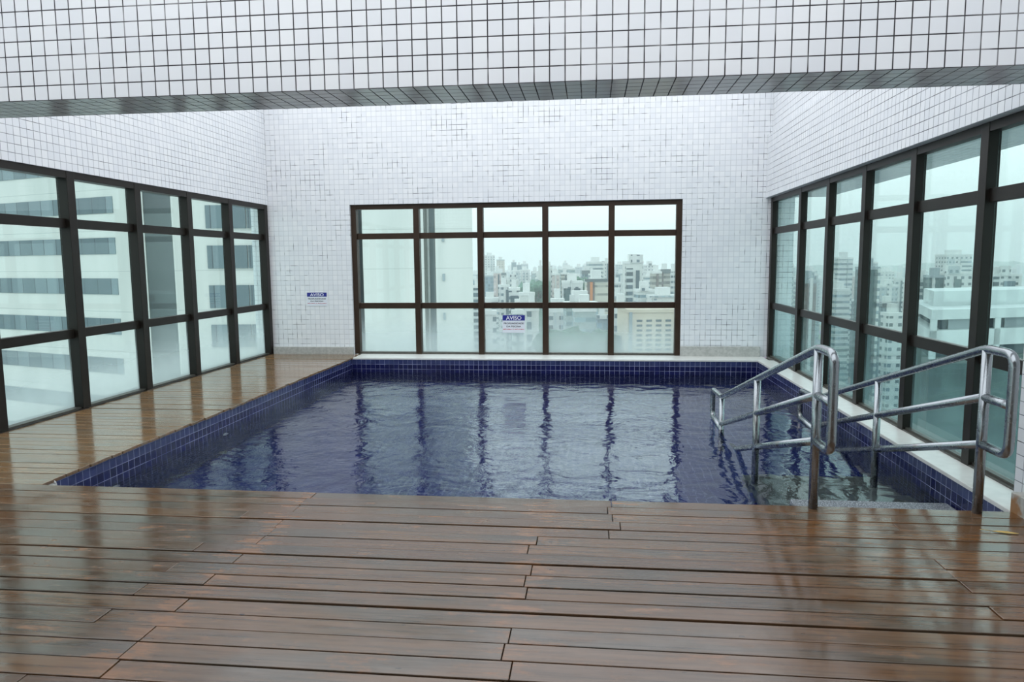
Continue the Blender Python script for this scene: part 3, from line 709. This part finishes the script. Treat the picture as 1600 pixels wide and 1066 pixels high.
# pale roof terrace building behind the right glazing
tb = empty('terrace_building', 'pale low building with a roof parapet and open terrace behind the right glazing', 'building')
cA, cB, cC, cD = Vector(XY(1459, 74)), Vector(XY(1760, 80)), Vector(XY(1425, 92)), Vector(XY(1720, 100))
zp = P(1459, 485, 74).z
m_tb = plain('pale_terrace_render', srgb(196, 204, 204), .8, 0, .06, .4)
def ring(off):
    t = (cB-cA).normalized()*off; n = (cC-cA).normalized()*off
    return [cA-t-n, cB+t-n, cD+t+n, cC-t+n]
MB().prism(ring(0), zp-1.05, zp).build('parapet', m_tb, tb)
MB().prism(ring(-1.4), zp-2.3, zp-1.0).build('recessed_floor', FL['dark'], tb)
MB().prism(ring(0), zp-3.95, zp-2.2).build('spandrel', m_tb, tb)
MB().prism(ring(-1.0), zp-5.2, zp-3.9).build('recessed_floor', FL['dark'], tb)
MB().prism(ring(-.15), GZ, zp-5.1).build('body', plain('grey_green_glazing', srgb(74, 92, 90), .5, 0, .35, .3), tb)  # lower body in a mottled dark grey-green
t_ = (cB-cA).normalized(); n_ = (cC-cA).normalized()
for u in (0.0, 8.2, 14.5, 20.5):
    q = cA + t_*u; MB().prism([q, q+t_*.8, q+t_*.8+n_*.8, q+n_*.8], zp-5.2, zp-1.0).build('column', m_tb, tb)
for u, v in ((2.4, 5.6), (6.3, 7.4), (9.8, 12.6)):
    q = cA + t_*u + n_*1.1; r = cA + t_*v + n_*1.1
    MB().prism([q, r, r+n_*.4, q+n_*.4], zp-2.25, zp-1.02).build('terrace_wall', FL['grey'], tb)
q = cA + t_*1.2 + n_*6.0; r = cA + t_*22 + n_*6.0
MB().prism([q, r, r+n_*9, q+n_*9], zp-.1, P(1500, 455, 80).z).build('upper_block', m_tb, tb)
q0 = q + t_*5.6 - n_*.08
MB().prism([q0, q0+t_*1.7, q0+t_*1.7+n_*.3, q0+n_*.3], zp+.75, zp+1.55).build('shutter_window', FL['brown'], tb)
MB().prism([q0+t_*.0, q0+t_*1.3, q0+t_*1.3-n_*.5, q0-n_*.5], zp-.05, zp+.7).build('air_unit', FL['grey'], tb)

# ground, hills, low houses, trees
def ground():
    t = NT('city_ground'); p = t.pos(); n = t.noise(p, .02, 6); v = t.n('ShaderNodeTexVoronoi', {'Vector': p, 'Scale': .03}).outputs[1]
    g = t.mix(t.step(n, .42, .58), srgb(70, 92, 80), srgb(128, 134, 134))
    t.bsdf(t.mix(.3, g, v), .9); return t.m
struct(B(-2500, 2500, 12, 5000, GZ-2, GZ).build('ground', ground()), 'city ground far below')
m_hill = plain('wooded_green', srgb(84, 112, 98), .9, 0, .3, .03)
def hill(pxs, d, label, dp=60):
    """a long wooded ridge: crest heights along the view, built as rounded terrain"""
    mb = MB(); rows = []
    for k, (fz, dd) in enumerate(((0, -dp), (.5, -dp*.6), (.88, -dp*.22), (1, 0), (.8, dp*.4), (0, dp*1.2))):
        row = []
        for px, py in pxs:
            c = P(px, py, d); dirn = Vector((c.x, c.y, 0)).normalized()
            b = Vector((c.x, c.y, 0)) + dirn*dd
            row.append(mb.bm.verts.new((b.x, b.y, GZ + (c.z-GZ)*fz*(1+.04*math.sin(px*.9+k)))))
        rows.append(row)
    for A, Bq in zip(rows, rows[1:]):
        for i in range(len(A)-1):
            f = mb.bm.faces.new((A[i], A[i+1], Bq[i+1], Bq[i])); f.smooth = True
    return struct(mb.build('hill', m_hill), label)
rr = random.Random(4)
hill([(1150+i*14, 419-(1150+i*14-910)*.0087 + rr.uniform(-2, 2) - (3 if 1440 < 1150+i*14 < 1600 else 0)) for i in range(42)], 2300, 'dark wooded ridge on the right horizon', 300)
hill([(805+i*5, 449-i*1.3+rr.uniform(-1, 1)) for i in range(12)], 430, 'wooded slope between the white blocks')
hill([(893+i*4, 436+abs(i-4)*1.5+rr.uniform(-1, 1)) for i in range(9)], 420, 'wooded knoll below the grey green block')
m_leafm = plain('tree_foliage', srgb(76, 106, 88), .9, 0, .35, .6); m_bark = plain('tree_bark', srgb(90, 78, 66), .9)
def crown(r, seed):
    mb = MB(); q = random.Random(seed)
    bmesh.ops.create_icosphere(mb.bm, subdivisions=3, radius=r)
    for v in mb.bm.verts:
        k = 1 + .22*math.sin(v.co.x*2.3/r*2+seed)*math.cos(v.co.y*3.1/r*2) + q.uniform(-.12, .12)
        v.co *= k; v.co.z *= .8
    for f in mb.bm.faces: f.smooth = True
    return mb
crowns = [crown(4.5, s).build('crown', m_leafm) for s in (1, 2, 3)]
trunk0 = MB().tube([(0, 0, -8), (.2, .1, -4), (0, 0, 0)], .4, 8).build('trunk', m_bark)
rt = random.Random(9); used = set(); first = True
def tree(px, py, d, sc, label, group):
    global first
    c = P(px, py, d); t = empty('tree', label, 'tree', group); t.location = (c.x, c.y, c.z); t.scale = (sc, sc, sc)
    a = crowns[rt.randrange(3)].copy(); C.objects.link(a); a.parent = t
    b = trunk0.copy(); C.objects.link(b); b.parent = t
for k in range(8): tree(817+k*4, 458-k*1.2+rt.uniform(-2, 2), 405+(k%2)*9, rt.uniform(.7, .95), 'leafy tree on the slope between the white blocks', 'trees on the slope between the white blocks')
for k in range(5): tree(898+k*4, 440+rt.uniform(0, 8), 392+(k%2)*9, rt.uniform(.7, .95), 'leafy tree on the knoll beside the framed block', 'trees on the knoll')
for k in range(10): tree(860+k*9, 540+rt.uniform(-6, 10), 128, rt.uniform(.5, .7), 'tree far below behind the misted lower fourth pane', 'misted trees below the fourth pane')
for o in crowns+[trunk0]: bpy.data.objects.remove(o)
m_house = [plain('house_cream', srgb(210, 204, 192), .9), plain('house_white', srgb(222, 224, 222), .9), plain('house_grey', srgb(170, 176, 178), .9)]
rh = random.Random(13)
for k in range(34):
    px = rh.choice((rh.uniform(1215, 1430), rh.uniform(1290, 1530))); d = rh.uniform(270, 520)
    w_, l_, h_ = rh.uniform(9, 20), rh.uniform(9, 18), rh.uniform(4, 12)
    for _ in range(400):
        g = P(px, 500, d); rr_ = math.hypot(w_, l_)/2+.8
        if all(not (abs((g.x-X)*math.cos(YAW)+(g.y-Y)*math.sin(YAW)) < R1+rr_ and abs(-(g.x-X)*math.sin(YAW)+(g.y-Y)*math.cos(YAW)) < R2+rr_) for X, Y, R1, R2 in taken): break
        px = rh.uniform(1205, 1580); d = rh.uniform(240, 640)
    taken.append((g.x, g.y, rr_, rr_))
    o = empty('low_house', 'one of the low rooftops far below the right windows', 'house', 'low houses far below the right windows')
    Mh = Matrix.Translation((g.x, g.y, GZ)) @ Matrix.Rotation(rh.uniform(0, 1.5), 4, 'Z')
    a = B(-w_/2, w_/2, -l_/2, l_/2, 0, h_).build('walls', rh.choice(m_house)); a.matrix_world = Mh; a.parent = o
    rmat = FL['tile'] if rh.random() < .35 else FL['white'] if rh.random() < .5 else FL['grey']
    mb = MB(); e = .5
    for sgn in (-1, 1):
        vs = [mb.bm.verts.new(v) for v in ((-w_/2-e, sgn*(l_/2+e), h_), (w_/2+e, sgn*(l_/2+e), h_), (w_/2+e, 0, h_+l_*.13), (-w_/2-e, 0, h_+l_*.13))]
        mb.bm.faces.new(vs)
    b = mb.build('roof', rmat); b.matrix_world = Mh; b.parent = o

# ---------------------------------------------------------------- damp haze over the city
def haze():
    m = bpy.data.materials.new('damp_haze'); m.use_nodes = True; t = m.node_tree; t.nodes.clear()
    o = t.nodes.new('ShaderNodeOutputMaterial'); s = t.nodes.new('ShaderNodeVolumeScatter')
    s.inputs['Color'].default_value = (.93, .98, 1, 1); s.inputs['Density'].default_value = .00055; s.inputs['Anisotropy'].default_value = 0
    t.links.new(s.outputs[0], o.inputs['Volume']); return m
tag(B(-2400, 2400, 30, 4500, GZ-1, 160).build('haze', haze()), 'thin pale haze hanging over the whole city', 'haze', kind='stuff')
